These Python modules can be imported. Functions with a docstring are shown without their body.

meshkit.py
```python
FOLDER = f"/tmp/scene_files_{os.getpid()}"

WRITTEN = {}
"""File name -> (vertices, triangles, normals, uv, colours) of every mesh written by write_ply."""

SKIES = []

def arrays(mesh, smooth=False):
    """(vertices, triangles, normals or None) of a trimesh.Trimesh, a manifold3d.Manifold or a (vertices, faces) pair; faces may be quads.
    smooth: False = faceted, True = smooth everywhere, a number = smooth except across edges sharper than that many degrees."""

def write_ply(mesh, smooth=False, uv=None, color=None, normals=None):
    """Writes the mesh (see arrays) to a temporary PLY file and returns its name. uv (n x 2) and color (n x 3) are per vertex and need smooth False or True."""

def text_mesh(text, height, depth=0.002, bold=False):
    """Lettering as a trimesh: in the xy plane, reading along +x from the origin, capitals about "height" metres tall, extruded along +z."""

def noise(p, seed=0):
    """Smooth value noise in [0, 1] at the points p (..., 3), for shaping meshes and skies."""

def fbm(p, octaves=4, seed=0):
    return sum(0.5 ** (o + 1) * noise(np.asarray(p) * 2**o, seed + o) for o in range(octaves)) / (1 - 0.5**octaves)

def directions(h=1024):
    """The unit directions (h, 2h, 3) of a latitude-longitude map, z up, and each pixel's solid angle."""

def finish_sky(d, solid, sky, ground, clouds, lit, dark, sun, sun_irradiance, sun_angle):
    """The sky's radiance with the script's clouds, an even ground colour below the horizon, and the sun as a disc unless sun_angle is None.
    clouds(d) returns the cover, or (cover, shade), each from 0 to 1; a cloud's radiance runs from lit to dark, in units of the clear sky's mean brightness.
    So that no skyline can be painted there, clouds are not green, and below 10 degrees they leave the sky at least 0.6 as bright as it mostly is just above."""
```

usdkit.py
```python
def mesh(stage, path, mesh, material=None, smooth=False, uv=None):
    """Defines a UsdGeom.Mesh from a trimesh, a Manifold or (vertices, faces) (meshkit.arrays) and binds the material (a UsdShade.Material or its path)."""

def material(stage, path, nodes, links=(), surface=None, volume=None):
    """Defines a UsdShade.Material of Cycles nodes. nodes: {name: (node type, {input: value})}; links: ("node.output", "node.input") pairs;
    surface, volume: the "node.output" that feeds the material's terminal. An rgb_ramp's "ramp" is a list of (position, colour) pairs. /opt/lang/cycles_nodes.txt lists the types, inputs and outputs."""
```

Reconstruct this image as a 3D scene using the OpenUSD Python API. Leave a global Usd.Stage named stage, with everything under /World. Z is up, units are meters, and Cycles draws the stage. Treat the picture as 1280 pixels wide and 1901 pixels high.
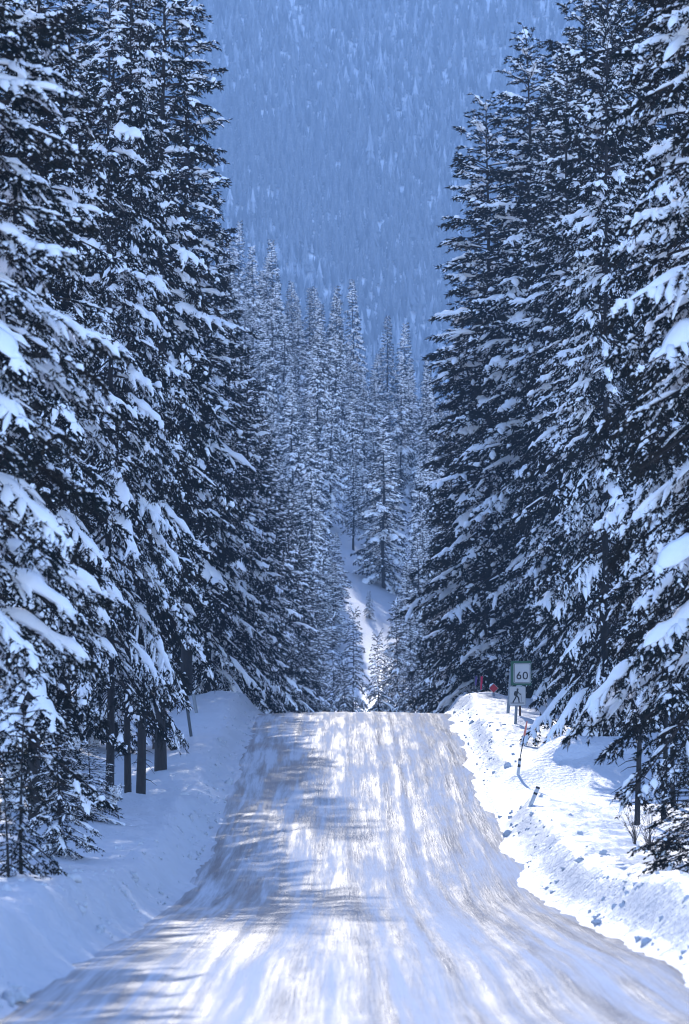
import math
import numpy as np
import trimesh
import meshkit
import usdkit
from pxr import Gf, Sdf, Usd, UsdGeom, UsdLux, UsdShade, Vt
from scipy.interpolate import PchipInterpolator

# ------------------------------------------------------------------ camera, sky, sun, exposure
F, CX, HY, EYE = 9500.0, 640.0, 1622.0, 1.6        # focal length in photo pixels, principal column, horizon row, eye height
stage = Usd.Stage.CreateInMemory()
UsdGeom.SetStageUpAxis(stage, UsdGeom.Tokens.z)
UsdGeom.SetStageMetersPerUnit(stage, 1.0)
world = UsdGeom.Xform.Define(stage, '/World')
stage.SetDefaultPrim(world.GetPrim())
UsdGeom.Scope.Define(stage, '/World/Looks')
cam = UsdGeom.Camera.Define(stage, '/World/camera')
cam.CreateHorizontalApertureAttr(24.0)
cam.CreateVerticalApertureAttr(24.0 * 1024 / 689)
cam.CreateFocalLengthAttr(24.0 * F / 1280)
cam.CreateVerticalApertureOffsetAttr((HY - 950.5) * 24.0 / 1280)
cam.CreateFStopAttr(3.2)
cam.CreateFocusDistanceAttr(225.0)
cam.CreateClippingRangeAttr(Gf.Vec2f(1.0, 20000.0))
cam.CreateExposureAttr(1.24)
cam.AddTranslateOp().Set(Gf.Vec3d(0, 0, EYE))
cam.AddRotateXOp().Set(90.0)

SUN_AZ, SUN_EL = math.radians(-5.0), math.radians(25.0)   # azimuth measured from straight ahead (+y) to the right (+x)
sky_mat = usdkit.material(stage, '/World/Looks/sky_air', {
    'sky': ('sky_texture', {'sky_type': 'single_scattering', 'sun_disc': False, 'sun_elevation': SUN_EL, 'sun_rotation': SUN_AZ, 'altitude': 1500.0, 'ozone_density': 4.0, 'air_density': 1.3}),
    'm': ('mix', {'mix_type': 'multiply', 'fac': 1.0, 'color2': (1.02, 0.95, 1.06)}),
    'b': ('background_shader', {'strength': 0.15})}, [('sky.color', 'm.color1'), ('m.color', 'b.color')], surface='b.background')
dome = UsdLux.DomeLight.Define(stage, '/World/sky')
UsdShade.MaterialBindingAPI.Apply(dome.GetPrim()).Bind(sky_mat)
dome.GetPrim().SetCustomDataByKey('kind', 'structure')
sun = UsdLux.DistantLight.Define(stage, '/World/sun')
sun.CreateNormalizeAttr(True)
sun.CreateIntensityAttr(0.5)
sun.CreateAngleAttr(0.53)
sun.CreateColorAttr(Gf.Vec3f(1.0, 0.97, 0.94))
sd = np.array([math.sin(SUN_AZ) * math.cos(SUN_EL), math.cos(SUN_AZ) * math.cos(SUN_EL), math.sin(SUN_EL)])
q = Gf.Rotation(Gf.Vec3d(0, 0, 1), Gf.Vec3d(*sd)).GetQuat()
sun.AddOrientOp(UsdGeom.XformOp.PrecisionDouble).Set(q)
HAZE = 1.9e-4

# ------------------------------------------------------------------ helpers
used = {}


def numbered(path):
    n = used.get(path, -1) + 1
    used[path] = n
    return path if n == 0 else f'{path}_{n:03d}'


def tag(p, label=None, cat=None, group=None, kind=None):
    for k, v in (('label', label), ('category', cat), ('group', group), ('kind', kind)):
        if v:
            p.SetCustomDataByKey(k, v)
    return p


def thing(name, label=None, cat=None, loc=(0, 0, 0), group=None, rz=0.0, scale=None, tilt=None):
    x = UsdGeom.Xform.Define(stage, numbered('/World/' + name))
    x.AddTranslateOp().Set(Gf.Vec3d(*map(float, loc)))
    if rz or tilt:
        x.AddRotateXYZOp().Set(Gf.Vec3f(*((tilt or (0, 0))), float(rz)))
    if scale is not None:
        x.AddScaleOp().Set(Gf.Vec3f(*map(float, np.broadcast_to(scale, 3))))
    return tag(x.GetPrim(), label, cat, group)


def obj(name, m, mat, parent=None, smooth=False, tint=None):
    base = str(parent.GetPath()) if parent else '/World'
    u = usdkit.mesh(stage, numbered(base + '/' + name), m, MAT[mat], smooth=smooth)
    if tint is not None:
        UsdGeom.PrimvarsAPI(u).CreatePrimvar('tint', Sdf.ValueTypeNames.FloatArray, 'vertex').Set(Vt.FloatArray.FromNumpy(np.asarray(tint, np.float32)))
    return u.GetPrim()


def W(px, py, D):
    return np.array([(px - CX) * D / F, D, EYE + (HY - py) * D / F])


def join(parts):
    """parts: list of (v, f); one (v, f)."""
    parts = [p for p in parts if len(p[0])]
    if not parts:
        return np.zeros((0, 3)), np.zeros((0, 3), int)
    o = np.cumsum([0] + [len(p[0]) for p in parts])
    return np.vstack([p[0] for p in parts]), np.vstack([p[1] + k for p, k in zip(parts, o)])


def tm(m):
    return np.array(m.vertices), np.array(m.faces)


def tube(points, radii, sides=8, cap=True):
    p = np.asarray(points, float)
    r = np.broadcast_to(radii, len(p))
    t = np.gradient(p, axis=0)
    t /= np.linalg.norm(t, axis=1, keepdims=True) + 1e-12
    a = np.cross(t, np.where(np.abs(t[:, 2:]) < 0.9, [0, 0, 1.0], [1.0, 0, 0]))
    a /= np.linalg.norm(a, axis=1, keepdims=True) + 1e-12
    b = np.cross(t, a)
    g = np.arange(sides) * 2 * np.pi / sides
    v = (p[:, None] + r[:, None, None] * (np.cos(g)[None, :, None] * a[:, None] + np.sin(g)[None, :, None] * b[:, None])).reshape(-1, 3)
    i, j = np.meshgrid(np.arange(len(p) - 1), np.arange(sides), indexing='ij')
    A, B, C, Dq = i * sides + j, i * sides + (j + 1) % sides, (i + 1) * sides + (j + 1) % sides, (i + 1) * sides + j
    f = np.vstack([np.stack([A, B, C], -1).reshape(-1, 3), np.stack([A, C, Dq], -1).reshape(-1, 3)])
    if cap:
        n = len(v)
        v = np.vstack([v, p[:1], p[-1:]])
        k = np.arange(sides)
        f = np.vstack([f, np.stack([np.full(sides, n), (k + 1) % sides, k], 1), np.stack([np.full(sides, n + 1), (len(p) - 1) * sides + k, (len(p) - 1) * sides + (k + 1) % sides], 1)])
    return v, f


def box(sx, sy, sz, at=(0, 0, 0)):
    return tm(trimesh.creation.box((sx, sy, sz), transform=trimesh.transformations.translation_matrix(at)))


def poly_plate(shape, depth, y=0.0):
    """A shapely shape drawn in (x, z), extruded from y towards the viewer (-y)."""
    out = []
    for g in getattr(shape, 'geoms', [shape]):
        v, f = tm(trimesh.creation.extrude_polygon(g, depth, engine='earcut'))
        out.append((np.stack([v[:, 0], y - v[:, 2], v[:, 1]], 1), f))
    return join(out)


# ------------------------------------------------------------------ materials
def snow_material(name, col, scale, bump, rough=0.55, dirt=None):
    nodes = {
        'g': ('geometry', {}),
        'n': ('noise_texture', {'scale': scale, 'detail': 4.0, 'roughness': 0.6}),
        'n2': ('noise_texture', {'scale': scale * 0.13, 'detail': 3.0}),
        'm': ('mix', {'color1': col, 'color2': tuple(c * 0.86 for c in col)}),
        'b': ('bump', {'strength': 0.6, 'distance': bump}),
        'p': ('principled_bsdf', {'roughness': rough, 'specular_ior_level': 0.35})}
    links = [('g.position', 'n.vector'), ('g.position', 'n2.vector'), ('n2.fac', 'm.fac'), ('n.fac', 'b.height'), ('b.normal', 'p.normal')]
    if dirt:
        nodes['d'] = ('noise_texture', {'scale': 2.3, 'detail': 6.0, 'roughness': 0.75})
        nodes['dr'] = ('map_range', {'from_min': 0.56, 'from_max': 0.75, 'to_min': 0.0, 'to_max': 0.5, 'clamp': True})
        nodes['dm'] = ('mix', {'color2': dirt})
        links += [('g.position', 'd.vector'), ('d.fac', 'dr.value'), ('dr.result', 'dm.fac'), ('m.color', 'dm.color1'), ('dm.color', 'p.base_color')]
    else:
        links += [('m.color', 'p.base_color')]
    return usdkit.material(stage, '/World/Looks/' + name, nodes, links, surface='p.BSDF')


def plain(name, col, rough=0.5, metallic=0.0, var=0.15, scale=12.0):
    return usdkit.material(stage, '/World/Looks/' + name, {
        'g': ('geometry', {}), 'n': ('noise_texture', {'scale': scale, 'detail': 4.0}),
        'm': ('mix', {'color1': tuple(c * (1 + var) for c in col), 'color2': tuple(c * (1 - var) for c in col)}),
        'p': ('principled_bsdf', {'roughness': rough, 'metallic': metallic})},
        [('g.position', 'n.vector'), ('n.fac', 'm.fac'), ('m.color', 'p.base_color')], surface='p.BSDF')


def needle_material(name, green, brown, wood):
    return usdkit.material(stage, '/World/Looks/' + name, {
        'g': ('geometry', {}), 'n': ('noise_texture', {'scale': 1.1, 'detail': 1.0}),
        'r': ('map_range', {'from_min': 0.35, 'from_max': 0.7, 'clamp': True}),
        'm': ('mix', {'color1': green, 'color2': brown}),
        'a': ('attribute', {'attribute': 'tint'}), 'w': ('mix', {'color1': wood}), 'd': ('diffuse_bsdf', {})},
        [('g.position', 'n.vector'), ('n.fac', 'r.value'), ('r.result', 'm.fac'), ('m.color', 'w.color2'), ('a.fac', 'w.fac'), ('w.color', 'd.color')], surface='d.BSDF')


def soft_snow(name, a, b, scale):
    """Fresh snow on branches: matt, with faint tonal variation."""
    return usdkit.material(stage, '/World/Looks/' + name, {
        'g': ('geometry', {}), 'n': ('noise_texture', {'scale': scale, 'detail': 1.0}), 'm': ('mix', {'color1': a, 'color2': b}), 'd': ('diffuse_bsdf', {})},
        [('g.position', 'n.vector'), ('n.fac', 'm.fac'), ('m.color', 'd.color')], surface='d.BSDF')


MAT = {}
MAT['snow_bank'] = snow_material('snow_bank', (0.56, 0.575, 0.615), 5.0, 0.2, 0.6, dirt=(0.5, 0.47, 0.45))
MAT['snow'] = soft_snow('tree_snow', (0.94, 0.945, 0.96), (0.85, 0.86, 0.9), 9.0)
MAT['far_snow'] = soft_snow('far_snow', (0.88, 0.9, 0.93), (0.8, 0.82, 0.86), 0.2)
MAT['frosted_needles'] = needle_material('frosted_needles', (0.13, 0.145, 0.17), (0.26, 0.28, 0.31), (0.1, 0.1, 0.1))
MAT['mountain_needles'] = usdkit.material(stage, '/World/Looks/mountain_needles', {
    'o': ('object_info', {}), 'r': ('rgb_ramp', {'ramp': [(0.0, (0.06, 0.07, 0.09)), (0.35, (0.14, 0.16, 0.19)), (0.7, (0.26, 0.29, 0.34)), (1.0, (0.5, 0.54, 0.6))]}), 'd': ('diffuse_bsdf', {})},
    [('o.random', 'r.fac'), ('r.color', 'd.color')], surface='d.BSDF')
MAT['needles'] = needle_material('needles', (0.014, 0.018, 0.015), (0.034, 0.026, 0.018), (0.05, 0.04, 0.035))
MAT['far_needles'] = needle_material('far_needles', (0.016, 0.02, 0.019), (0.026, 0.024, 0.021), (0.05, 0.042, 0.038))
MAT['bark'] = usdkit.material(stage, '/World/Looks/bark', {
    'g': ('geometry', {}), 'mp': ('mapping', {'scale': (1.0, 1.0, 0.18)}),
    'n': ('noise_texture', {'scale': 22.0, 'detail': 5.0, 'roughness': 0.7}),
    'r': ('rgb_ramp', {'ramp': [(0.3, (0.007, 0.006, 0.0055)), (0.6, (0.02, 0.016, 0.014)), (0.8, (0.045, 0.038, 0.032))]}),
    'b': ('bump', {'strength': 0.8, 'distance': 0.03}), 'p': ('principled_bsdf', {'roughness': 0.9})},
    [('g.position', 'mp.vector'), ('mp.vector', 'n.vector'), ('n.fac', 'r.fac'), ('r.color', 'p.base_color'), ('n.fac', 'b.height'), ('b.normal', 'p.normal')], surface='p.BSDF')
MAT['twig'] = plain('twig', (0.075, 0.055, 0.045), 0.8)
MAT['steel'] = plain('galvanised_steel', (0.2, 0.22, 0.24), 0.5, 0.4)
MAT['dark_steel'] = plain('weathered_steel', (0.07, 0.08, 0.09), 0.6, 0.3)
MAT['wood_post'] = plain('wood_post', (0.11, 0.06, 0.04), 0.8, 0, 0.3, 30)
MAT['white_paint'] = plain('white_paint', (0.5, 0.5, 0.5), 0.4, 0, 0.03)
MAT['black_paint'] = plain('black_paint', (0.015, 0.015, 0.017), 0.5)
MAT['green_paint'] = plain('green_paint', (0.015, 0.09, 0.045), 0.45)
MAT['red_paint'] = plain('red_paint', (0.55, 0.012, 0.025), 0.35)
MAT['red_cloth'] = plain('red_cloth', (0.75, 0.03, 0.1), 0.8)
MAT['purple_cloth'] = plain('purple_cloth', (0.16, 0.1, 0.32), 0.8)
MAT['orange_paint'] = plain('orange_paint', (0.62, 0.18, 0.11), 0.5)
MAT['yellow_paint'] = plain('yellow_paint', (0.7, 0.5, 0.15), 0.5)
# packed snow and ice on the road: streaks drawn out along the direction of travel
MAT['road'] = usdkit.material(stage, '/World/Looks/packed_snow_and_ice', {
    'g': ('geometry', {}),
    'mp': ('mapping', {'scale': (2.2, 0.013, 1.0)}), 'mq': ('mapping', {'scale': (6.5, 0.07, 1.0)}), 'mr': ('mapping', {'scale': (0.45, 0.03, 1.0)}),
    'n1': ('noise_texture', {'scale': 1.0, 'detail': 4.0, 'roughness': 0.6, 'distortion': 0.3}),
    'n2': ('noise_texture', {'scale': 1.0, 'detail': 5.0, 'roughness': 0.7}),
    'n3': ('noise_texture', {'scale': 1.0, 'detail': 3.0}),
    'n4': ('noise_texture', {'scale': 9.0, 'detail': 5.0, 'roughness': 0.75}),
    's1': ('math', {'math_type': 'multiply_add', 'value2': 0.5, 'value3': 0.0}),
    's2': ('math', {'math_type': 'multiply_add', 'value2': 0.3}),
    's3': ('math', {'math_type': 'multiply_add', 'value2': 0.2}),
    'ice': ('map_range', {'from_min': 0.42, 'from_max': 0.56, 'clamp': True}),
    'c': ('rgb_ramp', {'ramp': [(0.0, (0.62, 0.615, 0.635)), (0.3, (0.5, 0.49, 0.505)), (0.65, (0.36, 0.34, 0.335)), (1.0, (0.26, 0.235, 0.225))]}),
    'ro': ('map_range', {'from_min': 0.0, 'from_max': 1.0, 'to_min': 0.6, 'to_max': 0.32, 'clamp': True}),
    'h': ('math', {'math_type': 'multiply_add', 'value2': 0.55}),
    'b': ('bump', {'strength': 0.8, 'distance': 0.03}),
    'd': ('diffuse_bsdf', {}), 'gl': ('glossy_bsdf', {'color': (0.9, 0.9, 0.92)}), 'gf': ('map_range', {'from_min': 0.0, 'from_max': 1.0, 'to_min': 0.01, 'to_max': 0.075, 'clamp': True}), 'x': ('mix_closure', {})},
    [('g.position', 'mp.vector'), ('g.position', 'mq.vector'), ('g.position', 'mr.vector'), ('g.position', 'n4.vector'),
     ('mp.vector', 'n1.vector'), ('mq.vector', 'n2.vector'), ('mr.vector', 'n3.vector'),
     ('n1.fac', 's1.value1'), ('n2.fac', 's2.value1'), ('s1.value', 's2.value3'), ('n3.fac', 's3.value1'), ('s2.value', 's3.value3'),
     ('s3.value', 'ice.value'), ('ice.result', 'c.fac'), ('ice.result', 'ro.value'), ('ice.result', 'gf.value'), ('c.color', 'd.color'), ('ro.result', 'gl.roughness'), ('gf.result', 'x.fac'), ('d.BSDF', 'x.closure1'), ('gl.BSDF', 'x.closure2'),
     ('n4.fac', 'h.value1'), ('n2.fac', 'h.value3'), ('h.value', 'b.height'), ('b.normal', 'd.normal'), ('b.normal', 'gl.normal')], surface='x.closure')

# ------------------------------------------------------------------ terrain
_D = np.array([-300, 0, 40, 59, 74, 85, 96, 108, 120, 139, 156, 172, 184, 197, 215, 228, 241, 255, 275, 300, 340, 380, 430])
_Z = np.array([-.3, -.2, -.1, 0, .34, .46, .61, .78, 1.02, 1.93, 2.96, 4.05, 5.15, 6.25, 7.65, 8.6, 9.22, 9.48, 9.4, 9.1, 9.5, 11.5, 16.6])
road_z = PchipInterpolator(_D, _Z)
XL, XR = -4.05, 4.95


def sm(a, b, x):
    t = np.clip((x - a) / (b - a), 0, 1)
    return t * t * (3 - 2 * t)


def n2(x, y, s, seed, oct=3):
    return meshkit.fbm(np.stack([np.asarray(x, float) / s, np.asarray(y, float) / s, np.zeros(np.shape(x)) + 0.37], -1), oct, seed) - 0.5


def berm_height(side, D):
    z = np.zeros_like(D)
    if side < 0:
        h = np.interp(D, [0, 60, 90, 120, 150, 160, 165, 170, 176, 190, 205, 210, 216, 230, 245, 300], [.9, .9, .95, .8, .9, .85, .45, .3, .45, .6, .7, .42, .6, .85, .9, .6])
    else:
        h = np.interp(D, [0, 60, 95, 120, 150, 160, 164, 167, 176, 181, 195, 212, 217, 224, 238, 250, 300], [.8, .85, .9, .8, .75, .7, .35, .0, .0, .45, .7, .75, .35, .55, .85, .8, .6])
    return h + z


def ground(x, D):
    """Height of the snow surface at x (right) and D (ahead), any shapes alike."""
    x, D = np.broadcast_arrays(np.asarray(x, float), np.asarray(D, float))
    z = road_z(np.clip(D, -300, 430))
    wob = 0.55 * n2(D, D * 0, 7.0, 3) + 0.35 * n2(D, D * 0, 1.3, 5)
    dl, dr = (XL + wob) - x, x - (XR + 0.55 * n2(D, D * 0, 6.0, 13) + 0.35 * n2(D, D * 0, 1.2, 15))
    d = np.maximum(dl, dr)
    side = np.where(dl > dr, -1, 1)
    hb = np.where(side < 0, berm_height(-1, D), berm_height(1, D))
    dd = np.maximum(d, 0)
    hb = hb * (1 + 0.55 * n2(x * 0.5, D, 4.0, 21))
    lumps = 0.42 * n2(x, D * 0.4, 1.0, 31, 4) + 0.2 * n2(x, D * .3, 0.4, 33, 2)
    fall = np.where((side < 0) & (D < 165), -0.12, 0.32)
    prof = hb * (sm(0, 1.0, dd) - fall * sm(1.3, 3.6, dd))
    body = prof + lumps * sm(0.0, 0.5, dd) * np.clip(hb * 1.3, 0.15, 1) * (1 - 0.55 * sm(2.5, 6, dd))
    far = sm(2.0, 8.0, dd)
    body = body + far * (0.045 * (np.minimum(dd, 60) - 2) + 0.5 * n2(x, D, 7.0, 41))
    body = body + np.where(side > 0, 1.0 * np.exp(-((D - 183 - 0.1 * x) / 2.2) ** 2) * sm(1.2, 3.0, dd) * (1 - sm(8, 14, dd)), 0)
    side_road = (side > 0) * sm(164, 167, D) * (1 - sm(176, 180, D))
    body = body * (1 - 0.85 * side_road) + 0.03 * side_road
    body = np.where(d <= 0, -0.09 - 0.05 * np.minimum(-d, 1.0), body)
    beyond = sm(255, 285, D)
    body = body * (1 - beyond) + beyond * (0.03 * np.minimum(np.abs(x), 60) + 0.8 * n2(x, D, 12.0, 51))
    z = z + body
    # the hillside beyond the crest
    u = CX + F * x / np.maximum(D, 100)
    Y = np.interp(u, [-600, 0, 450, 620, 790, 1000, 1500], [440, 480, 610, 715, 870, 950, 1010])
    t = np.clip((D - 430) / 190, 0, 1.7)
    yg = np.where(t < 1, 1290 + (Y - 1290) * np.maximum(t, 1e-9) ** 0.85, Y + (t - 1) * 900)
    hill = EYE + (HY - yg) * D / F + 1.6 * n2(x, D, 14.0, 61) * sm(430, 450, D)
    valley = 12 + 18 * n2(x, D, 300.0, 71)
    hill = np.where(D > 753, valley + (hill - valley) * (1 - sm(620, 800, D)), np.maximum(hill, valley * sm(600, 753, D)))
    return np.where(D > 430, hill, z)


def sheet(xs, ds, zf):
    X, Dm = np.meshgrid(xs, ds)
    v = np.stack([X, Dm, zf(X, Dm)], -1).reshape(-1, 3)
    n = len(xs)
    i, j = np.meshgrid(np.arange(len(ds) - 1), np.arange(n - 1), indexing='ij')
    a = (i * n + j).ravel()
    return v, np.vstack([np.stack([a, a + 1, a + n + 1], 1), np.stack([a, a + n + 1, a + n], 1)])


out = np.cumsum(0.3 * 1.13 ** np.arange(57))
xs = np.concatenate([-9.5 - out[::-1], np.arange(-9.5, -3.4, 0.15), np.arange(-3.2, 4.3, 0.8), np.arange(4.4, 11.5, 0.15), 11.5 + out])
ds = np.concatenate([np.arange(-200, 44, 12.0), np.arange(46, 150, 0.3), np.arange(150, 260, 0.4), np.arange(260, 430, 3.0), np.arange(430, 800, 4.0), np.arange(800, 2600, 60.0)])
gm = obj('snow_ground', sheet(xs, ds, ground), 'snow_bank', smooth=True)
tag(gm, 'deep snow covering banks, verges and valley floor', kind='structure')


def road_surface(x, D):
    z = road_z(D)
    ruts = 0
    for k, (c, w, dep) in enumerate([(-3.3, .35, .014), (-2.2, .2, .022), (-1.7, .14, .018), (-0.4, .3, .02), (1.6, .2, .024), (2.1, .14, .016), (3.4, .32, .02)]):
        cx = c + .5 * n2(D, D * 0, 45.0, 200 + k, 2)
        ruts = ruts - dep * .7 * (.4 + 1.8 * np.abs(n2(x * 0 + k, D, 22.0, 240 + k, 2))) * np.exp(-((x - cx) / w) ** 2) + .5 * dep * np.exp(-((np.abs(x - cx) - 1.7 * w) / (.5 * w)) ** 2)
    z = z - .11 * ((x - .45) / 4.5) ** 2 + .09 * n2(x, D * .15, 1.6, 85, 2)
    return z + ruts + 0.055 * n2(x * 1.2, D * 0.05, 0.6, 81, 4) + 0.05 * n2(x, D * 0.22, 0.5, 83, 4)


rm = obj('road', sheet(np.arange(-5.2, 6.2, 0.1), np.concatenate([np.arange(20, 50, 2.0), np.arange(50, 268, 0.45)]), road_surface), 'road', smooth=True)
tag(rm, 'packed snow and ice covered road running straight to the crest', kind='structure')
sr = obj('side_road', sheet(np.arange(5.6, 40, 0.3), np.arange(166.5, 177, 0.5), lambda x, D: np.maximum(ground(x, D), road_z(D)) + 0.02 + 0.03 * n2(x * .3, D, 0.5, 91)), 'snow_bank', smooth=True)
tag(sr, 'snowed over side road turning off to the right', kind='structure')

# lumps of ploughed snow on the faces and feet of the banks
crng = np.random.default_rng(17)
ico = trimesh.creation.icosphere(1)
iv, jf = np.array(ico.vertices), np.array(ico.faces)
for nm, lab, sgn in (('snow_clods', 'lumps of ploughed snow strewn over the left bank', -1), ('snow_clods', 'lumps of ploughed snow strewn over the right bank', 1)):
    n = 1100 if sgn < 0 else 700
    cd = 56 + 200 * crng.random(n) ** 1.5
    off = np.abs(crng.normal(.5, .75, n))
    cx = np.where(sgn < 0, XL - off + .25, XR + off - .25)
    keepc = ~((sgn > 0) & (cd > 165) & (cd < 178)) & (off > .2)
    cd, cx = cd[keepc], cx[keepc]
    n = len(cd)
    keep2 = n2(cx * 2, cd, 7.0, 230) > -.04
    cd, cx = cd[keep2], cx[keep2]
    n = len(cd)
    r = .016 + .02 * crng.gamma(1.2, 1.0, n)
    r = np.minimum(r, .15)
    cz = np.maximum(ground(cx, cd), road_z(cd)) - .1 * r
    shp = iv[None] * r[:, None, None] * crng.uniform(.6, 1.3, (n, 1, 3)) * (1 + .22 * crng.standard_normal((n, len(iv), 1)))
    v = (shp + np.stack([cx, cd, cz], 1)[:, None]).reshape(-1, 3)
    f = (jf[None] + (np.arange(n) * len(iv))[:, None, None]).reshape(-1, 3)
    tag(obj(nm, (v, f), 'snow_bank', smooth=True), lab, 'snow', kind='stuff')

# ------------------------------------------------------------------ the far mountain and its forest
def mountain_z(x, D):
    u = x + 0.25 * (D - 2900)
    base = 2420 + 90 * n2(x, D, 420.0, 101) + 60 * np.sin(u / 85.0)
    return np.clip(0.72 * (D - base), -4, None) * (1 - 0.55 * sm(3250, 3900, D)) - 4 + 14 * n2(x, D, 60.0, 103)


mx = np.unique(np.concatenate([np.linspace(-2800, 2800, 113), np.arange(-320, 321, 10.0)]))
mv = sheet(mx, np.concatenate([np.arange(2380, 3400, 10.0), np.linspace(3400, 4100, 22)]), mountain_z)
tag(obj('mountain', mv, 'far_snow', smooth=True), 'steep far mountainside under snow', kind='structure')


def cone_tree(rng, H, R, tiers, sides, snowy):
    """A small conifer for the far mountainside: ragged tiers of drooping spikes; returns needles and snow."""
    nv, nf, sv, sf = [], [], [], []
    for k in range(tiers):
        q = k / tiers
        z0, r = H * (0.12 + 0.8 * q), R * (1 - q) ** 0.8 * rng.uniform(0.8, 1.15) + 0.1
        top = np.array([0, 0, z0 + H * 1.5 / tiers])
        for s in range(sides):
            a = 2 * np.pi * (s + rng.uniform(-.3, .3)) / sides + k
            w = 1.25 * np.pi / sides * 0.8
            rr = r * rng.uniform(0.7, 1.2)
            p = [[rr * .75 * np.cos(a - w), rr * .75 * np.sin(a - w), z0 + .1], [rr * np.cos(a), rr * np.sin(a), z0 - 0.12 * rr], [rr * .75 * np.cos(a + w), rr * .75 * np.sin(a + w), z0 + .1]]
            n = len(nv) * 4
            nv.append([top, *p]); nf += [[n, n + 1, n + 2], [n, n + 2, n + 3]]
            if rng.random() < snowy:
                m = len(sv) * 4
                up = np.array([0, 0, 0.16])
                a0 = top * .45 + np.array(p[1]) * .55
                sv.append([a0 + up, np.array(p[0]) + up, np.array(p[1]) * 1.02 + up, np.array(p[2]) + up]); sf += [[m, m + 1, m + 2], [m, m + 2, m + 3]]
    return (np.array(nv).reshape(-1, 3), np.array(nf)), (np.array(sv).reshape(-1, 3), np.array(sf, int).reshape(-1, 3))


rng = np.random.default_rng(7)
inst = UsdGeom.PointInstancer.Define(stage, '/World/mountain_forest')
tag(inst.GetPrim(), 'frosted conifer forest covering the far blue mountainside', 'forest', kind='stuff')
protos = []
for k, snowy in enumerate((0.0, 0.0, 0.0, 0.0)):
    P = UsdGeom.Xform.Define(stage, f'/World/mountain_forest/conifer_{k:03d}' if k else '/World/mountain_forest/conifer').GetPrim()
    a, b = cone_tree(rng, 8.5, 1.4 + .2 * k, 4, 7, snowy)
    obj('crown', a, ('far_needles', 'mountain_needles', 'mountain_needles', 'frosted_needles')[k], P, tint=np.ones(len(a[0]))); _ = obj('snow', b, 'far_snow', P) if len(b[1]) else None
    protos.append(P.GetPath())
inst.CreatePrototypesRel().SetTargets(protos)
N = 40000
fx, fd = rng.uniform(-215, 215, N), rng.uniform(2600, 3380, N)
dens = n2(fx, fd, 45.0, 111, 3) + n2(fx * 1.0, fd * 0.15, 9.0, 113, 2) * 0.5
keep = dens > -0.55
fx, fd, dens = fx[keep], fd[keep], dens[keep]
fz = mountain_z(fx, fd)
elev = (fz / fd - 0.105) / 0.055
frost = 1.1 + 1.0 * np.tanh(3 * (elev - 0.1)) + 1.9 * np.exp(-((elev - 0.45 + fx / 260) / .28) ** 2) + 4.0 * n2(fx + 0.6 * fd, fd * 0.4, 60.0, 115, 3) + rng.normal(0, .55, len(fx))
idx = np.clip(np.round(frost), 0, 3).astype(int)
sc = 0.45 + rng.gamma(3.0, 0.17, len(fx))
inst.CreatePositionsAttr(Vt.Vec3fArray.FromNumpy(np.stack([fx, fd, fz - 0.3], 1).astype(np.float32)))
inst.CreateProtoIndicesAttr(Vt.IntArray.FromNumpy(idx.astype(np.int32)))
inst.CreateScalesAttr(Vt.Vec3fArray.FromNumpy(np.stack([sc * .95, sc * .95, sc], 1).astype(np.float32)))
ang = rng.uniform(0, np.pi, len(fx))
inst.CreateOrientationsAttr(Vt.QuathArray([Gf.Quath(float(np.cos(a)), 0, 0, float(np.sin(a))) for a in ang]))

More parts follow.
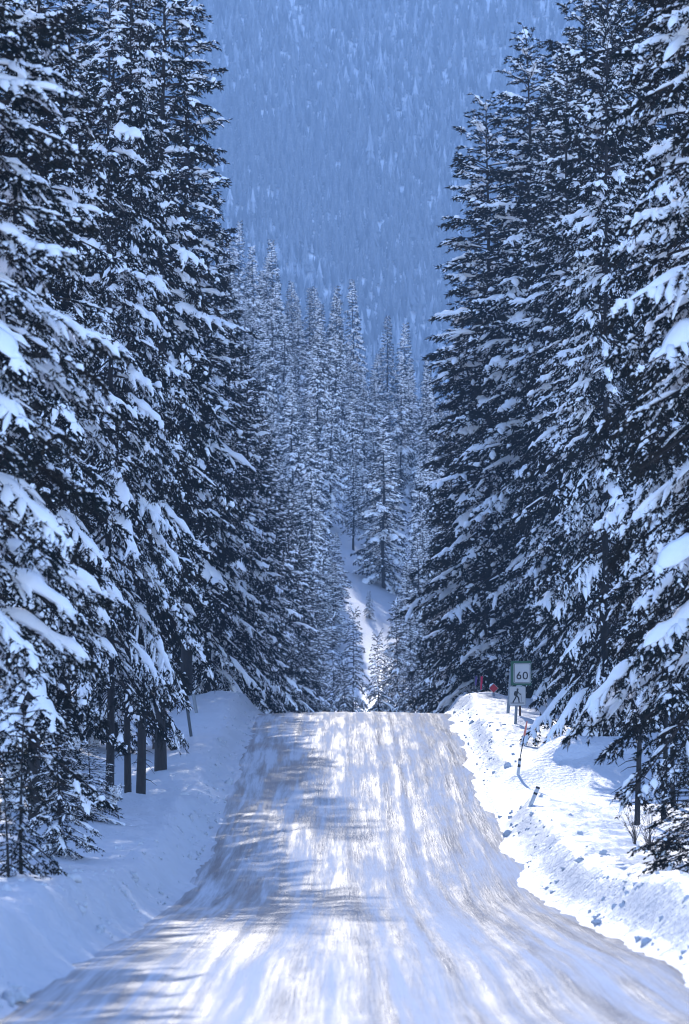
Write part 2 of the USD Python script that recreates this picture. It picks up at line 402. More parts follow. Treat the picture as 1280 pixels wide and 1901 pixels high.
# ------------------------------------------------------------------ haze: one even box of air round everything
hz = UsdGeom.Mesh.Define(stage, '/World/haze')
hb = trimesh.creation.box(bounds=[[-3600, -1500, -14], [3600, 4400, 760]])
hz.CreatePointsAttr(Vt.Vec3fArray.FromNumpy(np.array(hb.vertices, np.float32)))
hz.CreateFaceVertexCountsAttr(Vt.IntArray.FromNumpy(np.full(12, 3, np.int32)))
hz.CreateFaceVertexIndicesAttr(Vt.IntArray.FromNumpy(np.array(hb.faces, np.int32).ravel()))
hz.CreateSubdivisionSchemeAttr('none')
hm = usdkit.material(stage, '/World/Looks/haze_air', {'v': ('principled_volume', {'color': (0.40, 0.64, 1.0), 'density': HAZE, 'anisotropy': 0.0})}, [], volume='v.volume')
UsdShade.MaterialBindingAPI.Apply(hz.GetPrim()).Bind(hm)
tag(hz.GetPrim(), 'thin blue winter haze in the air', kind='stuff')


# ------------------------------------------------------------------ conifers
def pillows(poly, w, h, rng, ns=7):
    """A batch of snow pillows lying along polylines poly (n, k, 3), half-widths w and heights h (n,)."""
    n, k, _ = poly.shape
    t = np.gradient(poly, axis=1)
    t /= np.linalg.norm(t, axis=2, keepdims=True) + 1e-9
    side = np.cross(t, [0, 0, 1.0])
    side /= np.linalg.norm(side, axis=2, keepdims=True) + 1e-6
    up = np.cross(side, t)
    up = up * 0.55 + np.array([0, 0, 0.45])
    s = np.linspace(0, 1, k)
    env = np.clip(1 - np.abs(2 * s - 1) ** 2.6, 0.05, 1) ** 0.5
    ph = rng.uniform(0, 6.28, (n, 4, 1))
    env = env[None] * (0.52 + 0.62 * np.abs(np.sin(s[None] * rng.uniform(3, 9, (n, 1)) + ph[:, 0])))
    g = np.arange(ns) * 2 * np.pi / ns
    cy, cz = np.cos(g), np.where(np.sin(g) > 0, np.sin(g), 0.3 * np.sin(g))
    rag = 1 + 0.09 * rng.standard_normal((n, k, ns))
    v = poly[:, :, None] + (w[:, None] * env)[:, :, None, None] * (cy * rag)[..., None] * side[:, :, None] + (h[:, None] * env)[:, :, None, None] * (cz * rag)[..., None] * up[:, :, None]
    ends = poly[:, [0, -1]] + np.stack([-t[:, 0], t[:, -1]], 1) * (w * 0.3)[:, None, None]
    V = np.concatenate([v.reshape(n, -1, 3), ends], 1)
    i, j = np.meshgrid(np.arange(k - 1), np.arange(ns), indexing='ij')
    A, B, C, E = (i * ns + j).ravel(), (i * ns + (j + 1) % ns).ravel(), ((i + 1) * ns + (j + 1) % ns).ravel(), ((i + 1) * ns + j).ravel()
    jj = np.arange(ns)
    f = np.vstack([np.stack([A, C, B], 1), np.stack([A, E, C], 1), np.stack([np.full(ns, k * ns), jj, (jj + 1) % ns], 1), np.stack([np.full(ns, k * ns + 1), (k - 1) * ns + (jj + 1) % ns, (k - 1) * ns + jj], 1)])
    return V.reshape(-1, 3), (f[None] + (np.arange(n) * (k * ns + 2))[:, None, None]).reshape(-1, 3)


def flecks(c, d, r, rng):
    """Small caps of snow (squashed octahedra) at c, drawn out along d with radius r."""
    n = len(c)
    if not n:
        return np.zeros((0, 3)), np.zeros((0, 3), int)
    d = d / (np.linalg.norm(d, axis=1, keepdims=True) + 1e-9)
    s = np.cross(d, [0, 0, 1.0])
    s /= np.linalg.norm(s, axis=1, keepdims=True) + 1e-6
    u = np.array([0, 0, 1.0])
    L, r_ = (r * rng.uniform(1.1, 2.2, n))[:, None], r[:, None]
    g = np.arange(6) * np.pi / 3
    P = np.stack([c + d * L * math.cos(a) + s * r_ * math.sin(a) for a in g] + [c + u * r_ * .95, c - u * r_ * .3], 1)
    f = np.array([[k, (k + 1) % 6, 6] for k in range(6)] + [[(k + 1) % 6, k, 7] for k in range(6)])
    return P.reshape(-1, 3), (f[None] + (np.arange(n) * 8)[:, None, None]).reshape(-1, 3)


def blades(p, d, L, w, rng):
    """Needle sprays: narrow triangles from p along d."""
    d = d / (np.linalg.norm(d, axis=1, keepdims=True) + 1e-9)
    s = np.cross(d, rng.standard_normal(d.shape))
    s /= np.linalg.norm(s, axis=1, keepdims=True) + 1e-6
    V = np.stack([p - s * w[:, None] * .5, p + s * w[:, None] * .5, p + d * L[:, None]], 1)
    return V.reshape(-1, 3), np.arange(len(p) * 3).reshape(-1, 3)


def bough(rng, L, pitch, droop, det, snowy):
    """One bough in its own frame (x outwards, z up). Returns (needles+wood (v, f), tint, snow (v, f))."""
    det = dict(det, bl=det['bl'] * min(1, .45 + .4 * L), bw=det['bw'] * min(1, .55 + .35 * L), tl=det['tl'] * min(1, .4 + .5 * L), sw=det['sw'] * min(1, .5 + .35 * L), fs=det['fs'] * min(1, .5 + .35 * L))
    s = np.linspace(0, 1, 9)
    bend = rng.uniform(-.18, .18)
    axis = np.stack([L * s * (1 - 0.25 * droop * s), L * bend * s ** 2, L * (math.tan(pitch) * s - droop * s ** 2 + 0.30 * droop * s ** 4)], 1)
    at = lambda q: np.stack([np.interp(q, s, axis[:, i]) for i in range(3)], -1)
    nl = max(4, int(L * det['lat']))
    q = np.sort(rng.uniform(0.16, 1.0, nl)) ** 0.9
    q[-1] = 0.97
    p0 = at(q)
    tan = at(np.minimum(q + .05, 1)) - at(q - .05)
    tan /= np.linalg.norm(tan, axis=1, keepdims=True)
    sg = np.where(np.arange(nl) % 2 == 0, 1.0, -1.0)
    ang = rng.uniform(.55, 1.1, nl) * (1 - .6 * (q > .93))
    horiz = np.stack([-tan[:, 1], tan[:, 0], np.zeros(nl)], 1)
    horiz /= np.linalg.norm(horiz, axis=1, keepdims=True)
    dirs = tan * np.cos(ang)[:, None] + horiz * (sg * np.sin(ang))[:, None] + np.array([0, 0, 1.0]) * rng.uniform(-.36, .1, nl)[:, None]
    ll = (0.40 * L * (1 - q) ** 0.7 * np.minimum(1, q * 4) + 0.22) * rng.uniform(.6, 1.25, nl)
    ll = np.minimum(ll, 1.05)
    tt = np.linspace(0, 1, 6)
    lat = p0[:, None] + dirs[:, None] * (ll[:, None] * tt)[..., None]
    lat[:, :, 2] -= (ll[:, None] * (0.24 + .3 * droop) * tt ** 2) * rng.uniform(.4, 1.3, (nl, 1))
    # twigs on the laterals
    nt = det['twig']
    li = np.repeat(np.arange(nl), nt)
    tq = rng.uniform(0.05, 1.0, len(li))
    k = np.minimum((tq * 5).astype(int), 4)
    fr = (tq * 5 - k)[:, None]
    tp = lat[li, k] * (1 - fr) + lat[li, k + 1] * fr
    td = lat[li, k + 1] - lat[li, k]
    td /= np.linalg.norm(td, axis=1, keepdims=True) + 1e-9
    hs = np.stack([-td[:, 1], td[:, 0], np.zeros(len(td))], 1)
    tw = td + hs * (rng.choice([-1, 1], len(td)) * rng.uniform(.3, 1.1, len(td)))[:, None] + rng.normal(0, .22, td.shape)
    tw[:, 2] -= .12
    tw /= np.linalg.norm(tw, axis=1, keepdims=True)
    tl = rng.uniform(.5, 1.15, len(td)) * det['tl']
    nb = det['blade']
    bp = np.repeat(tp, nb, 0) + np.repeat(tw * tl[:, None], nb, 0) * rng.uniform(0, .75, len(tp) * nb)[:, None]
    bd = np.repeat(tw, nb, 0) + rng.normal(0, .38, (len(tp) * nb, 3))
    nd = blades(bp, bd, rng.uniform(.6, 1.2, len(bp)) * det['bl'], np.full(len(bp), det['bw']), rng)
    wood = [tube(axis, np.linspace(.012 + .012 * L, .006, 9), 4, False)]
    if det.get('latwood'):
        wood += [tube(lat[i, ::2], [.009, .006, .003], 3, False) for i in range(nl)]
    wd = join(wood)
    tint = np.concatenate([np.ones(len(nd[0])), np.zeros(len(wd[0]))])
    # snow
    sn = []
    load = 2 if snowy > 1.0 else (1 if snowy > .5 else 0)
    has = rng.random(nl) < det['lp'] * (.22, .9, 1.7)[load]
    if has.any():
        a = rng.uniform(.0, .12, nl) if load == 2 else rng.uniform(.0, .55, nl)
        b = np.minimum(a + (rng.uniform(.4, .95, nl) if load == 2 else rng.uniform(.25, .5, nl)), 1.03)
        m = det['pk']
        uu = a[:, None] + (b - a)[:, None] * np.linspace(0, 1, m)
        kk = np.clip((uu * 5).astype(int), 0, 4)
        ff = (uu * 5 - kk)[..., None]
        ar = np.arange(nl)[:, None]
        pl = lat[ar, kk] * (1 - ff) + lat[ar, kk + 1] * ff
        pl[:, :, 2] += .02
        w = np.minimum(rng.uniform(.035, .095, nl), ll * .3) * det['sw'] * (.8, .95, 1.15)[load]
        sn.append(pillows(pl[has], w[has], (w * rng.uniform(.7, 1.2, nl))[has], rng, det['pn']))
    if load and rng.random() < (0, .6, .95)[load]:
        a = rng.uniform(.1, .35) if load == 2 else rng.uniform(.2, .6)
        b = rng.uniform(.8, 1.03) if load == 2 else min(1.02, a + rng.uniform(.2, .45))
        m = det['pk'] + (5 if load == 2 else 2)
        pl = at(a + (b - a) * np.linspace(0, 1, m))
        pl[:, 2] += .03
        w = (rng.uniform(.10, .16 + .35 * det['big']) if load == 2 else rng.uniform(.05, .11)) * min(1.2, det['sw']) * min(1, .45 + L * .25)
        sn.append(pillows(pl[None], np.array([w]), np.array([w * rng.uniform(.6, .95)]), rng, det['pn'] + 2))
    snowy = (.3, .85, 1.25)[load]
    pick = rng.random(len(tp)) < det['fleck'] * snowy
    c = tp[pick] + tw[pick] * tl[pick][:, None] * .6
    c[:, 2] += .015
    sn.append(flecks(c, tw[pick], rng.uniform(.012, .034, pick.sum()) * det['fs'], rng))
    return join([nd, wd]), tint, join(sn)


NEAR = dict(lat=9.0, twig=13, tl=.2, blade=4, bl=.115, bw=.037, pk=5, pn=6, sw=1.25, big=.34, fleck=.26, fs=1.3, lp=.46, latwood=True)
MID = dict(lat=7.0, twig=9, tl=.24, blade=4, bl=.155, bw=.053, pk=4, pn=6, sw=1.5, big=.24, fleck=.28, fs=1.6, lp=.5)
FARD = dict(lat=4.0, twig=6, tl=.32, blade=3, bl=.26, bw=.075, pk=4, pn=5, sw=2.5, big=.1, fleck=.3, fs=4.0, lp=.65)
YOUNG = dict(lat=9.0, twig=8, tl=.15, blade=4, bl=.1, bw=.03, pk=4, pn=5, sw=.8, big=.1, fleck=.45, fs=1.0, lp=.45)


def conifer(name, seed, H, base, R, per_m, det, snowy=1.0, parts=False, trunk_r=.19, power=.7, mat=('needles', 'snow')):
    """A class prim holding one conifer: trunk, and either each bough with its snow as parts or one crown and its snow."""
    rng = np.random.default_rng(seed)
    P = stage.CreateClassPrim('/World/' + name)
    lean = rng.uniform(-.012, .012, 2) * H
    zz = np.linspace(-.4, H, 15)
    wob = lambda z: np.stack([lean[0] * (z / H) ** 2 + .05 * np.sin(z * .7 + seed), lean[1] * (z / H) ** 2 + .05 * np.cos(z * .6 + seed)], -1)
    tr = trunk_r * (1 - np.clip(zz / H, 0, 1) * .93) + .10 * trunk_r * np.exp(-zz * 1.5)
    wood = [tube(np.column_stack([wob(zz), zz]), tr, 9)]
    for k in range(int(base * 7) if base > 2 else 0):   # dead twigs below the crown
        z0, a, l = rng.uniform(.5, base + 1), rng.uniform(0, 6.28), rng.uniform(.25, 1.0)
        d = np.array([math.cos(a), math.sin(a), rng.uniform(-.5, .15)])
        p0 = np.array([*wob(np.array(z0)), z0])
        wood.append(tube([p0, p0 + d * l * .6, p0 + d * l + [0, 0, -.12 * l]], [.022, .012, .005], 4, False))
    obj('trunk', join(wood), 'bark', P, smooth=True)
    n = int((H - base) * per_m)
    cr, ct, cs = [], [], []
    for i in range(n):
        qz = (i + rng.uniform(0, 1)) / n
        qz = qz ** .88
        z = base + (H - base) * qz
        r = R * ((1 - qz) ** power * (.72 + .28 * np.sin(min(1, qz * 5 + .35) * 1.57)) + .05)
        r *= 1 + .28 * (meshkit.noise(np.array([qz * 9, i * 2.399 % 6.28, seed])) - .5) * 2
        Lb = max(.25, r * rng.uniform(.7, 1.12))
        pitch = np.interp(qz, [0, .25, .6, .9, 1], [-.38, -.24, -.02, .35, .9]) + rng.normal(0, .1)
        droop = np.interp(qz, [0, .5, 1], [.34, .27, .05]) * rng.uniform(.5, 1.3)
        (v, f), t, (sv, sf) = bough(rng, Lb, pitch, droop, det, snowy * rng.choice([.3, .75, 1.3], p=[.3, .32, .38]))
        a = i * 2.39996 + rng.normal(0, .35)
        M = np.array([[math.cos(a), -math.sin(a), 0], [math.sin(a), math.cos(a), 0], [0, 0, 1]])
        o = np.array([*wob(np.array(z)), z])
        v, sv = v @ M.T + o, sv @ M.T + o
        if parts:
            b = obj('bough', (v, f), mat[0], P, tint=t)
            if len(sv):
                tag(obj('snow', (sv, sf), mat[1], b, smooth=True), kind='stuff')
        else:
            cr.append((v, f)); ct.append(t); cs.append((sv, sf))
    if not parts:
        tag(obj('crown', join(cr), mat[0], P, tint=np.concatenate(ct)), kind='stuff')
        tag(obj('snow', join(cs), mat[1], P, smooth=True), kind='stuff')
    return P


PRO = {
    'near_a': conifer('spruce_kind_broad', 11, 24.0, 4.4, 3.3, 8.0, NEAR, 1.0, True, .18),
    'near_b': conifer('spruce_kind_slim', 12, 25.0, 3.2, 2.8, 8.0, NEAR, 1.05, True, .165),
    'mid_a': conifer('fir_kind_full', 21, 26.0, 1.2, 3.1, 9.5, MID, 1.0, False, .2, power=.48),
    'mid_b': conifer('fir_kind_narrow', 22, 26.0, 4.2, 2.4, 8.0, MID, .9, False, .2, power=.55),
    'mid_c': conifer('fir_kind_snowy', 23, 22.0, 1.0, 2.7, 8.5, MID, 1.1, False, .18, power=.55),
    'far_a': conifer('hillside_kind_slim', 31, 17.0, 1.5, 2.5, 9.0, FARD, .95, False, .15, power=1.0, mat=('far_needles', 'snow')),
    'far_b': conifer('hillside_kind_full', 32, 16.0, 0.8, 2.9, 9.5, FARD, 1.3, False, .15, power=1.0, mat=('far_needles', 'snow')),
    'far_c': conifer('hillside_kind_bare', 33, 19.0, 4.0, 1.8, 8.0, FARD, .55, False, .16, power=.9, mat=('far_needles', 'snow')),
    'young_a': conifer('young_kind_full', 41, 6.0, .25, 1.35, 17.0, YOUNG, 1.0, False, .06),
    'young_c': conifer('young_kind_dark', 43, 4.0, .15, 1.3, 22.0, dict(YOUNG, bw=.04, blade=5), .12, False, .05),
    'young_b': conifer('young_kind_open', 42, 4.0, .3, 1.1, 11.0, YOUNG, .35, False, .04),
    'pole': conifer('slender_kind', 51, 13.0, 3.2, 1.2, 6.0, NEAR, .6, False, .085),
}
HGT = {'near_a': 24, 'near_b': 25, 'mid_a': 26, 'mid_b': 26, 'mid_c': 22, 'far_a': 17, 'far_b': 16, 'far_c': 19, 'young_a': 6, 'young_b': 4, 'young_c': 4, 'pole': 13}
trng = np.random.default_rng(99)


def tree(name, kind, px, D, H, label, cat='tree', group=None, wide=1.0, rz=None, sink=0.1, x=None):
    """Stands at photo column px (or x metres) at distance D; H metres tall."""
    x = (px - CX) * D / F if x is None else x
    z = float(ground(x, D)) - sink
    s = H / HGT[kind]
    sw = wide * (0.5 + 0.5 * s)
    t = thing(name, label, cat, (x, D, z), group, trng.uniform(0, 360) if rz is None else rz, (sw, sw, s))
    t.GetReferences().AddInternalReference(PRO[kind].GetPath())
    t.SetInstanceable(True)
    return t


# left wall of trees, from the camera to the crest
tree('spruce_tree', 'near_a', -75, 92, 23, 'nearest spruce at the left edge, heavy rounded snow on drooping boughs')
tree('spruce_tree', 'near_b', -25, 113, 25, 'big spruce behind the nearest left one, its boughs reaching over the small saplings')
tree('spruce_tree', 'near_a', 62, 138, 27, 'broad spruce left of the group of three bare trunks, long snow covered boughs', wide=.9)
tree('spruce_tree', 'near_b', 204, 158, 28, 'spruce with the leftmost of three dark bare trunks beside the left snowbank', wide=.75)
tree('spruce_tree', 'near_b', 236, 162, 30, 'spruce with the middle of three dark bare trunks beside the left snowbank', wide=.6)
tree('spruce_tree', 'mid_b', 262, 167, 27, 'spruce with the rightmost and thinnest of three dark bare trunks on the left', wide=.75)
tree('spruce_tree', 'mid_b', 296, 180, 33, 'very tall dark spruce rising past the top of the photo on the left', wide=.9)
tree('spruce_tree', 'mid_b', 345, 236, 33, 'tall dark spruce whose ragged edge borders the mountain on the upper left', wide=1.25)
tree('spruce_tree', 'mid_a', 386, 246, 25, 'spruce behind the two marker posts on the left bank', wide=.8)
tree('spruce_tree', 'mid_c', 426, 262, 21, 'snowy spruce at the left end of the road crest', wide=.8)
left_far = [(458, 276, 20), (486, 294, 19), (512, 312, 18), (538, 330, 17.5), (560, 352, 15), (582, 374, 12)]
for k, (px, D, H) in enumerate(left_far):
    tree('spruce_tree', ['mid_c', 'mid_a'][int(D) % 2], px, D, H, 'snowy spruce beyond the road crest, %s of the left row counted from its near end' % ['first', 'second', 'third', 'fourth', 'fifth', 'sixth'][k], group='spruces of the left row beyond the crest', wide=.8)
for px, D, H, kd in [(20, 150, 25, 'mid_a'), (120, 172, 28, 'mid_b'), (210, 190, 30, 'mid_a'), (270, 222, 29, 'mid_b'), (310, 250, 29, 'mid_a'), (395, 275, 23, 'mid_b'), (440, 290, 22, 'mid_a'), (480, 320, 20, 'mid_c'),
                     (250, 240, 28, 'mid_b'), (510, 350, 18, 'mid_a'), (545, 372, 17, 'mid_c'), (60, 195, 28, 'mid_b'), (150, 225, 28, 'mid_a'), (330, 275, 26, 'mid_b'), (400, 330, 24, 'mid_a')]:
    tree('spruce_tree', kd, px, D, H, 'dark spruce standing in the second row of the left forest', group='spruces in the second row on the left')
# right wall
tree('spruce_tree', 'near_a', 1392, 108, 29, 'nearest spruce at the right edge, big snow pillows on drooping boughs')
tree('spruce_tree', 'near_b', 1300, 122, 30, 'broad spruce behind the nearest right one, above the slender bare trunks')
tree('spruce_tree', 'mid_a', 1124, 187, 28, 'wide dark spruce with skirts down to the snow, right of the hiking sign', wide=.68)
tree('spruce_tree', 'mid_a', 1125, 194, 29, 'tall spruce on the right behind the far bank of the side road', wide=.95)
tree('spruce_tree', 'mid_a', 985, 250, 32.5, 'spruce whose top pokes up just left of the right upper corner trees', wide=1.2)
tree('spruce_tree', 'mid_a', 910, 262, 31, 'spruce on the right leaning its long boughs over the road, pointed top against the mountain', wide=1.3)
tree('spruce_tree', 'mid_c', 888, 270, 25, 'dense snowy spruce behind the red diamond marker', wide=1.25)
for k, (px, D, H) in enumerate([(872, 284, 22), (856, 300, 19), (840, 318, 16), (824, 336, 13), (812, 356, 11)]):
    tree('spruce_tree', ['mid_c', 'mid_a'][int(D) % 2], px, D, H, 'snowy spruce beyond the road crest, %s of the right row counted from its near end' % ['first', 'second', 'third', 'fourth', 'fifth', 'sixth'][k], group='spruces of the right row beyond the crest', wide=.9)
for px, D, H, kd in [(1150, 205, 29, 'mid_a'), (1060, 222, 29, 'mid_b'), (1030, 245, 29, 'mid_a'), (950, 268, 27, 'mid_b'), (920, 275, 23, 'mid_a'), (880, 305, 19, 'mid_c'), (1240, 215, 31, 'mid_a'), (1090, 236, 33, 'mid_a'), (1030, 270, 34, 'mid_a'), (950, 285, 29, 'mid_a'), (1190, 228, 33, 'mid_a'), (1120, 230, 29, 'mid_b'),
                     (850, 335, 15, 'mid_a'), (1180, 250, 28, 'mid_a'), (1060, 260, 27, 'mid_b'), (975, 300, 24, 'mid_a'), (1300, 225, 29, 'mid_b'), (900, 345, 17, 'mid_c')]:
    tree('spruce_tree', kd, px, D, H, 'dark spruce standing in the second row of the right forest', group='spruces in the second row on the right')
tree('spruce_tree', 'near_b', 0, 133, 31, 'dark spruce standing in the second row of the right forest', group='spruces in the second row on the right', wide=.85, x=10.0)
# small trees
tree('sapling', 'young_b', 43, 95, 3.9, 'thin open sapling at the left edge, dark twigs over the lit snow', 'sapling')
tree('sapling', 'young_b', 12, 90, 2.2, 'smallest sapling in the left edge corner, in front of the thin open one', 'sapling', rz=140)
tree('young_spruce', 'young_a', 110, 122, 3.6, 'bushy young spruce with white snow patches, between the sapling and the bare trunks', wide=.9)
tree('young_spruce', 'young_a', 165, 140, 2.2, 'low dark young spruce at the foot of the bare trunks on the left', wide=1.2)
tree('young_spruce', 'young_c', 1290, 104, 2.6, 'dark young spruce with little snow low at the right edge', wide=1.15)
tree('slender_tree', 'pole', 1186, 150, 13, 'slender tree with the leftmost thin trunk by the side road on the right')
tree('slender_tree', 'pole', 1234, 152, 12, 'slender tree in the middle of three thin trunks by the side road', rz=70)
tree('slender_tree', 'pole', 1252, 158, 12.5, 'slender tree with the rightmost thin trunk by the side road', rz=200)
for px, D, top in [(620, 362, 1150), (655, 345, 1135), (704, 335, 1180), (738, 352, 1125), (765, 340, 1150), (792, 330, 1165), (588, 350, 1170), (725, 370, 1200), (640, 335, 1235), (752, 325, 1245), (566, 332, 1190)]:
    x = (px - CX) * D / F
    H = EYE + (HY - top) * D / F - float(ground(x, D))
    tree('young_spruce', 'young_a', px, D, H, 'small snowy spruce standing just behind the road crest', group='small spruces behind the crest', wide=.85)

# the hillside wood
hrng = np.random.default_rng(5)
spots = []
for D in np.arange(440, 640, 10.0):
    for u in np.arange(330 + (D % 2) * 10, 1010, 42.0):
        px, Dj = u + hrng.uniform(-16, 16), D + hrng.uniform(-4.5, 4.5)
        x = (px - CX) * Dj / F
        yb = HY - (float(ground(x, Dj)) - EYE) * F / Dj
        bare = (abs(px - (692 - (yb - 1180) * 0.04)) < 66 and 1062 < yb) or (abs(px - 752) < 24 and 915 < yb < 1062) or (abs(px - 628) < 10 and 900 < yb < 960)
        bare = bare or (465 < Dj < 512 and abs(px - (688 - 2.0 * (Dj - 465))) < 40)
        if bare or hrng.random() < .12:
            continue
        spots.append((px, Dj))
for px, D in spots:
    kd = ['far_a', 'far_b', 'far_c'][hrng.choice(3, p=[.45, .35, .2])]
    tree('hillside_spruce', kd, px, D, 6.5 + 10 * hrng.random() ** 1.4, 'snow dusted spruce on the steep hillside below the mountain', group='spruces on the hillside', wide=hrng.uniform(.85, 1.1))
tree('hillside_spruce', 'far_b', 712, 497, 16.5, 'large dark spruce at the top of the bright snow slope', wide=1.25)
tree('young_spruce', 'young_a', 686, 470, 2.6, 'lone tiny spruce in the middle of the bright snow slope', wide=.6)

# bare shrubs poking out of the snow
def shrub(px, D, h, n, label, seed, frosty=False):
    rng = np.random.default_rng(seed)
    x = (px - CX) * D / F
    t = thing('bare_shrub', label, 'shrub', (x, D, float(ground(x, D)) - .05))
    st, sw = [], []
    for k in range(n):
        a, lean = rng.uniform(0, 6.28), rng.uniform(.05, .55)
        hh = h * rng.uniform(.5, 1)
        s = np.linspace(0, 1, 5)
        p = np.stack([np.cos(a) * hh * lean * s ** 1.4 + rng.normal(0, .02, 5), np.sin(a) * hh * lean * s ** 1.4, hh * s], 1)
        st.append(tube(p, np.linspace(.011, .004, 5), 3))
        for j in range(4):
            b = p[rng.integers(1, 4)]
            e = b + np.array([rng.normal(0, .3), rng.normal(0, .3), rng.uniform(.2, .5)]) * hh * .5
            st.append(tube([b, (b + e) / 2 + [0, 0, .02], e], [.006, .004, .003], 3))
            if frosty:
                sw.append(flecks(np.array([(b + e) / 2, e]), np.array([e - b, e - b]), rng.uniform(.02, .045, 2), rng))
    obj('stems', join(st), 'twig', t)
    if sw:
        obj('snow', join(sw), 'snow', t, smooth=True)


shrub(1180, 138, 1.1, 16, 'leafless shrub in front of the leftmost slender trunk on the right', 1)
shrub(1207, 134, 1.2, 18, 'leafless shrub under the slender trunks, right of the other one', 2)
shrub(1225, 118, 0.9, 14, 'leafless shrub just left of the dark young spruce at the right edge', 3)
shrub(212, 150, 0.8, 26, 'frosted leafless shrub at the feet of the three bare trunks', 4, True)
shrub(285, 190, 1.2, 12, 'thin bare twigs on the shaded left bank', 5)

# ------------------------------------------------------------------ signs, posts and markers
def post(t, name, a, b, r, mat, sides=10):
    return obj(name, tube(np.array([a, (np.array(a) + b) / 2, b]), r, sides), mat, t, smooth=40)


from shapely.geometry import LineString, Point, box as sbox
from shapely.ops import unary_union


def snow_cap(t, a, b, w, h):
    rng = np.random.default_rng(3)
    s = np.linspace(0, 1, 7)[:, None]
    obj('snow', pillows((np.array(a) * (1 - s) + np.array(b) * s)[None], np.array([w]), np.array([h]), rng, 8), 'snow', t, smooth=True)


def rounded(w, h, r):
    return sbox(-w / 2 + r, -h / 2 + r, w / 2 - r, h / 2 - r).buffer(r, 6)


def shift(m, d):
    return m[0] + np.asarray(d, float), m[1]


# speed limit sign on a green backing
D = 214.0
o = W(941, 1352, D)
t = thing('speed_sign', 'white speed sign reading 60 on a green backing, half hidden by a bough', 'sign', o)
loc = lambda px, py, D=D: W(px, py, D) - o
post(t, 'post', loc(941, 1362), loc(950, 1238), .07, 'steel')
c = loc(968, 1250)
obj('backing', shift(poly_plate(rounded(.86, 1.02, .04), .02), c + [0, -.06, 0]), 'green_paint', t)
c2 = loc(970, 1250)
obj('plate', shift(poly_plate(rounded(.72, .84, .06), .012), c2 + [0, -.085, 0]), 'white_paint', t)
obj('border', shift(poly_plate(rounded(.68, .8, .05).difference(rounded(.635, .755, .035)), .004), c2 + [0, -.098, 0]), 'black_paint', t)
dg = meshkit.text_mesh('60', .30, .004, bold=True)
v, f = tm(dg)
v = np.stack([v[:, 0] - v[:, 0].mean(), -v[:, 2], v[:, 1] - .15], 1)
obj('digits', shift((v, f), c2 + [0, -.098, -.1]), 'black_paint', t)

# hiking sign: black walking figure over a bar
D = 206.0
o = W(957, 1380, D)
t = thing('hiking_sign', 'white square sign with a black walking figure above a bar', 'sign', o)
loc = lambda px, py, D=206.0: W(px, py, D) - o
post(t, 'post', loc(955, 1392), loc(961, 1278), .06, 'steel')
c = loc(961, 1292.5)
obj('plate', shift(poly_plate(rounded(.68, .78, .05), .012), c + [0, -.05, 0]), 'white_paint', t)
obj('border', shift(poly_plate(rounded(.67, .77, .045).difference(rounded(.645, .745, .035)), .003), c + [0, -.063, 0]), 'steel', t)
ln = lambda pts, w: LineString(pts).buffer(w / 2, 4)
fig = unary_union([Point(.03, .27).buffer(.042), ln([(.02, .2), (-.02, .03)], .085), ln([(-.06, .17), (-.09, .08), (-.075, .04)], .07), ln([(-.02, .02), (-.06, -.09), (-.15, -.24)], .052),
                   ln([(-.01, .02), (.07, -.08), (.09, -.24)], .052), ln([(.03, .18), (.1, .09), (.16, .06)], .035), ln([(.16, .12), (.19, -.22)], .014)])
obj('figure', shift(poly_plate(fig, .004), c + [-.02, -.063, 0]), 'black_paint', t)
obj('bar', shift(poly_plate(sbox(-.27, -.295, .27, -.268), .004), c + [0, -.063, 0]), 'black_paint', t)

# red diamond marker
D = 236.0
o = W(917, 1304, D)
t = thing('diamond_marker', 'red diamond marker with white rim on a post at the crest', 'sign', o)
post(t, 'post', [0, 0, -.3], [0, 0, .75], .055, 'steel')
c = W(917, 1278, D) - o
dia = lambda s: sbox(-s, -s, s, s).buffer(.015, 4)
rot = lambda m: (np.stack([(m[0][:, 0] - m[0][:, 2]) * .7071, m[0][:, 1], (m[0][:, 0] + m[0][:, 2]) * .7071], 1), m[1])
obj('rim', shift(rot(poly_plate(dia(.15), .012)), c + [0, -.04, 0]), 'white_paint', t)
obj('plate', shift(rot(poly_plate(dia(.13), .006)), c + [0, -.053, 0]), 'red_paint', t)
snow_cap(t, c + [-.2, -.01, .06], c + [-.02, -.01, .23], .06, .07)

# banners and low marker left of it
def banner(name, px, top, bot, base, mat, label):
    D = 246.0
    o = W(px, base, D)
    t = thing(name, label, 'banner', o)
    h0, h1 = (base - top) * D / F, (base - bot) * D / F
    post(t, 'pole', [0, 0, -.3], [0, 0, h0 + .05], .016, 'steel')
    zz, yy = np.meshgrid(np.linspace(h1, h0, 12), np.linspace(0.02, .13, 4), indexing='ij')
    th = .035 * np.sin(zz * 9) + .03 * np.sin(yy * 40)
    taper = np.interp(zz, [h1, h0], [.55, 1.0])
    v = np.stack([yy * taper, th - .02, zz], -1).reshape(-1, 3)
    n = 4
    i, j = np.meshgrid(np.arange(11), np.arange(3), indexing='ij')
    a = (i * n + j).ravel()
    f = np.vstack([np.stack([a, a + 1, a + n + 1], 1), np.stack([a, a + n + 1, a + n], 1)])
    m = trimesh.Trimesh(v, f, process=False)
    v2 = v + [0, .006, 0]
    edge = np.concatenate([np.arange(11) * n, ])
    f2 = np.vstack([f, f[:, ::-1] + len(v)])
    obj('cloth', (np.vstack([v, v2]), f2), mat, t)


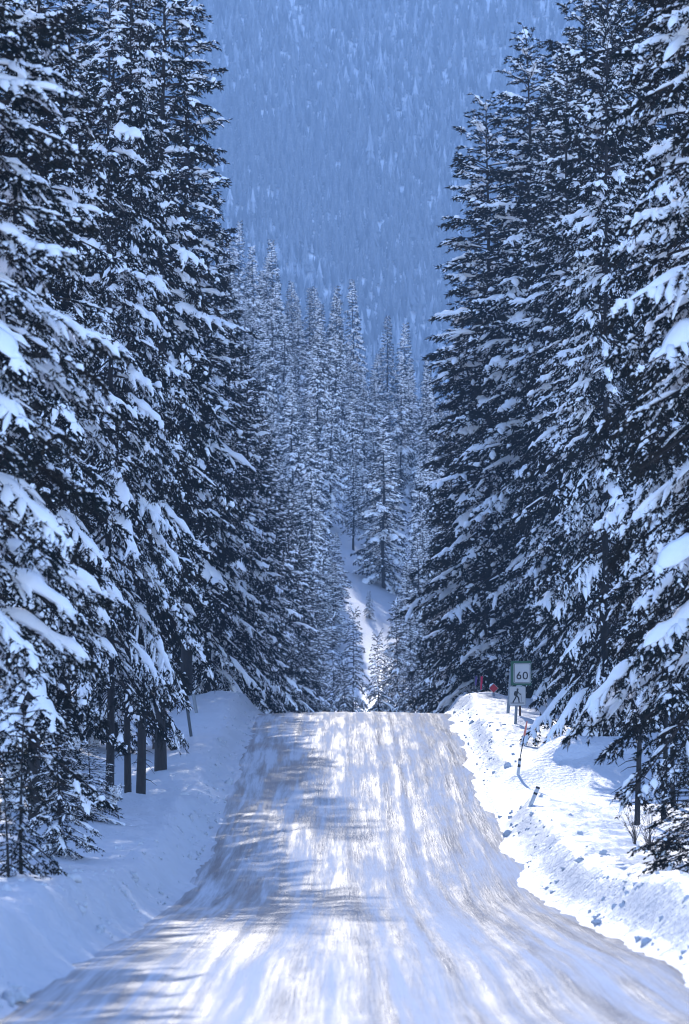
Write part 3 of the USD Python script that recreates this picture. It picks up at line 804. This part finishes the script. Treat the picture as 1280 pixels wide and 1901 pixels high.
banner('banner', 892, 1256, 1281, 1296, 'red_cloth', 'narrow red banner hanging left of the diamond marker')
banner('banner', 882, 1256, 1273, 1294, 'purple_cloth', 'narrow purple banner left of the red one')
o = W(881, 1294, 243.0)
t = thing('marker_board', 'low black marker board with white squares on the crest snowbank', 'marker', o)
obj('board', box(.3, .03, .42, (0, 0, .16)), 'black_paint', t)
for dx, dz in ((-.07, .22), (.08, .13), (-.08, .03)):
    obj('square', box(.1, .01, .09, (dx, -.022, dz)), 'white_paint', t)

# wooden post
o = W(966, 1337, 220.0)
t = thing('wooden_post', 'short brown wooden post behind the hiking sign', 'post', o)
obj('shaft', box(.09, .09, 1.1, (0, 0, .2)), 'wood_post', t)
snow_cap(t, [-.03, 0, .75], [.03, 0, .75], .05, .05)


def delineator(a, b, r, bands, label, rod=None):
    """White marker post from a to b (world) with black bands at fractions of its length."""
    o = np.array(a)
    t = thing('road_marker', label, 'road marker', o)
    d = np.array(b) - o
    obj('shaft', tube(np.array([-.2 * d, .5 * d, d]), r, 10), 'white_paint', t, smooth=40)
    for lo, hi in bands:
        obj('band', tube(np.array([lo * d, (lo + hi) / 2 * d, hi * d]), r * 1.08, 10), 'black_paint', t, smooth=40)
    if rod is not None:
        e = np.array(rod) - o
        obj('rod', tube(np.array([d * .95, (d + e) / 2, e]), .022, 6), 'black_paint', t, smooth=40)
        u = (e - d) / np.linalg.norm(e - d)
        obj('tip', tube(np.array([e - u * .5, e - u * .2, e + u * .02]), [.045, .035, .02], 8), 'orange_paint', t, smooth=40)


def seen_ground(px, py, d0, d1):
    """The first point of the snow surface on the line of sight through (px, py)."""
    for D in np.arange(d0, d1, .25):
        p = W(px, py, D)
        if float(ground(p[0], D)) >= p[2]:
            return p, D
    return W(px, py, d1), d1


b1, d1 = seen_ground(962, 1441, 150, 185)
b2, d2 = seen_ground(985, 1497, 130, 166)
delineator(b1, W(966, 1408, d1), .055, [(.5, .66), (.86, 1.0)], 'black banded white road marker with a long leaning rod and orange tip', W(979, 1340, d1))
delineator(b2, W(1000, 1461, d2), .065, [(.6, .7), (.9, 1.0)], 'leaning white road marker with two black bands by the side road')

for a, b, D, r, label, yel in [((355, 1366), (344, 1288), 197.0, .06, 'leaning thin grey post on the left snowbank', True), ((365, 1324), (359, 1288), 224.0, .075, 'shorter pale post behind the leaning one on the left', False)]:
    o, D = seen_ground(*a, 150, D)
    e = W(*b, D) - o
    t = thing('marker_post', label, 'post', o)
    obj('shaft', tube(np.array([-.25 * e, .5 * e, e]), r, 8), 'dark_steel' if yel else 'steel', t, smooth=40)
    if yel:
        obj('reflector', box(.05, .02, .14, e + [-.06, -.03, -.06]), 'yellow_paint', t)
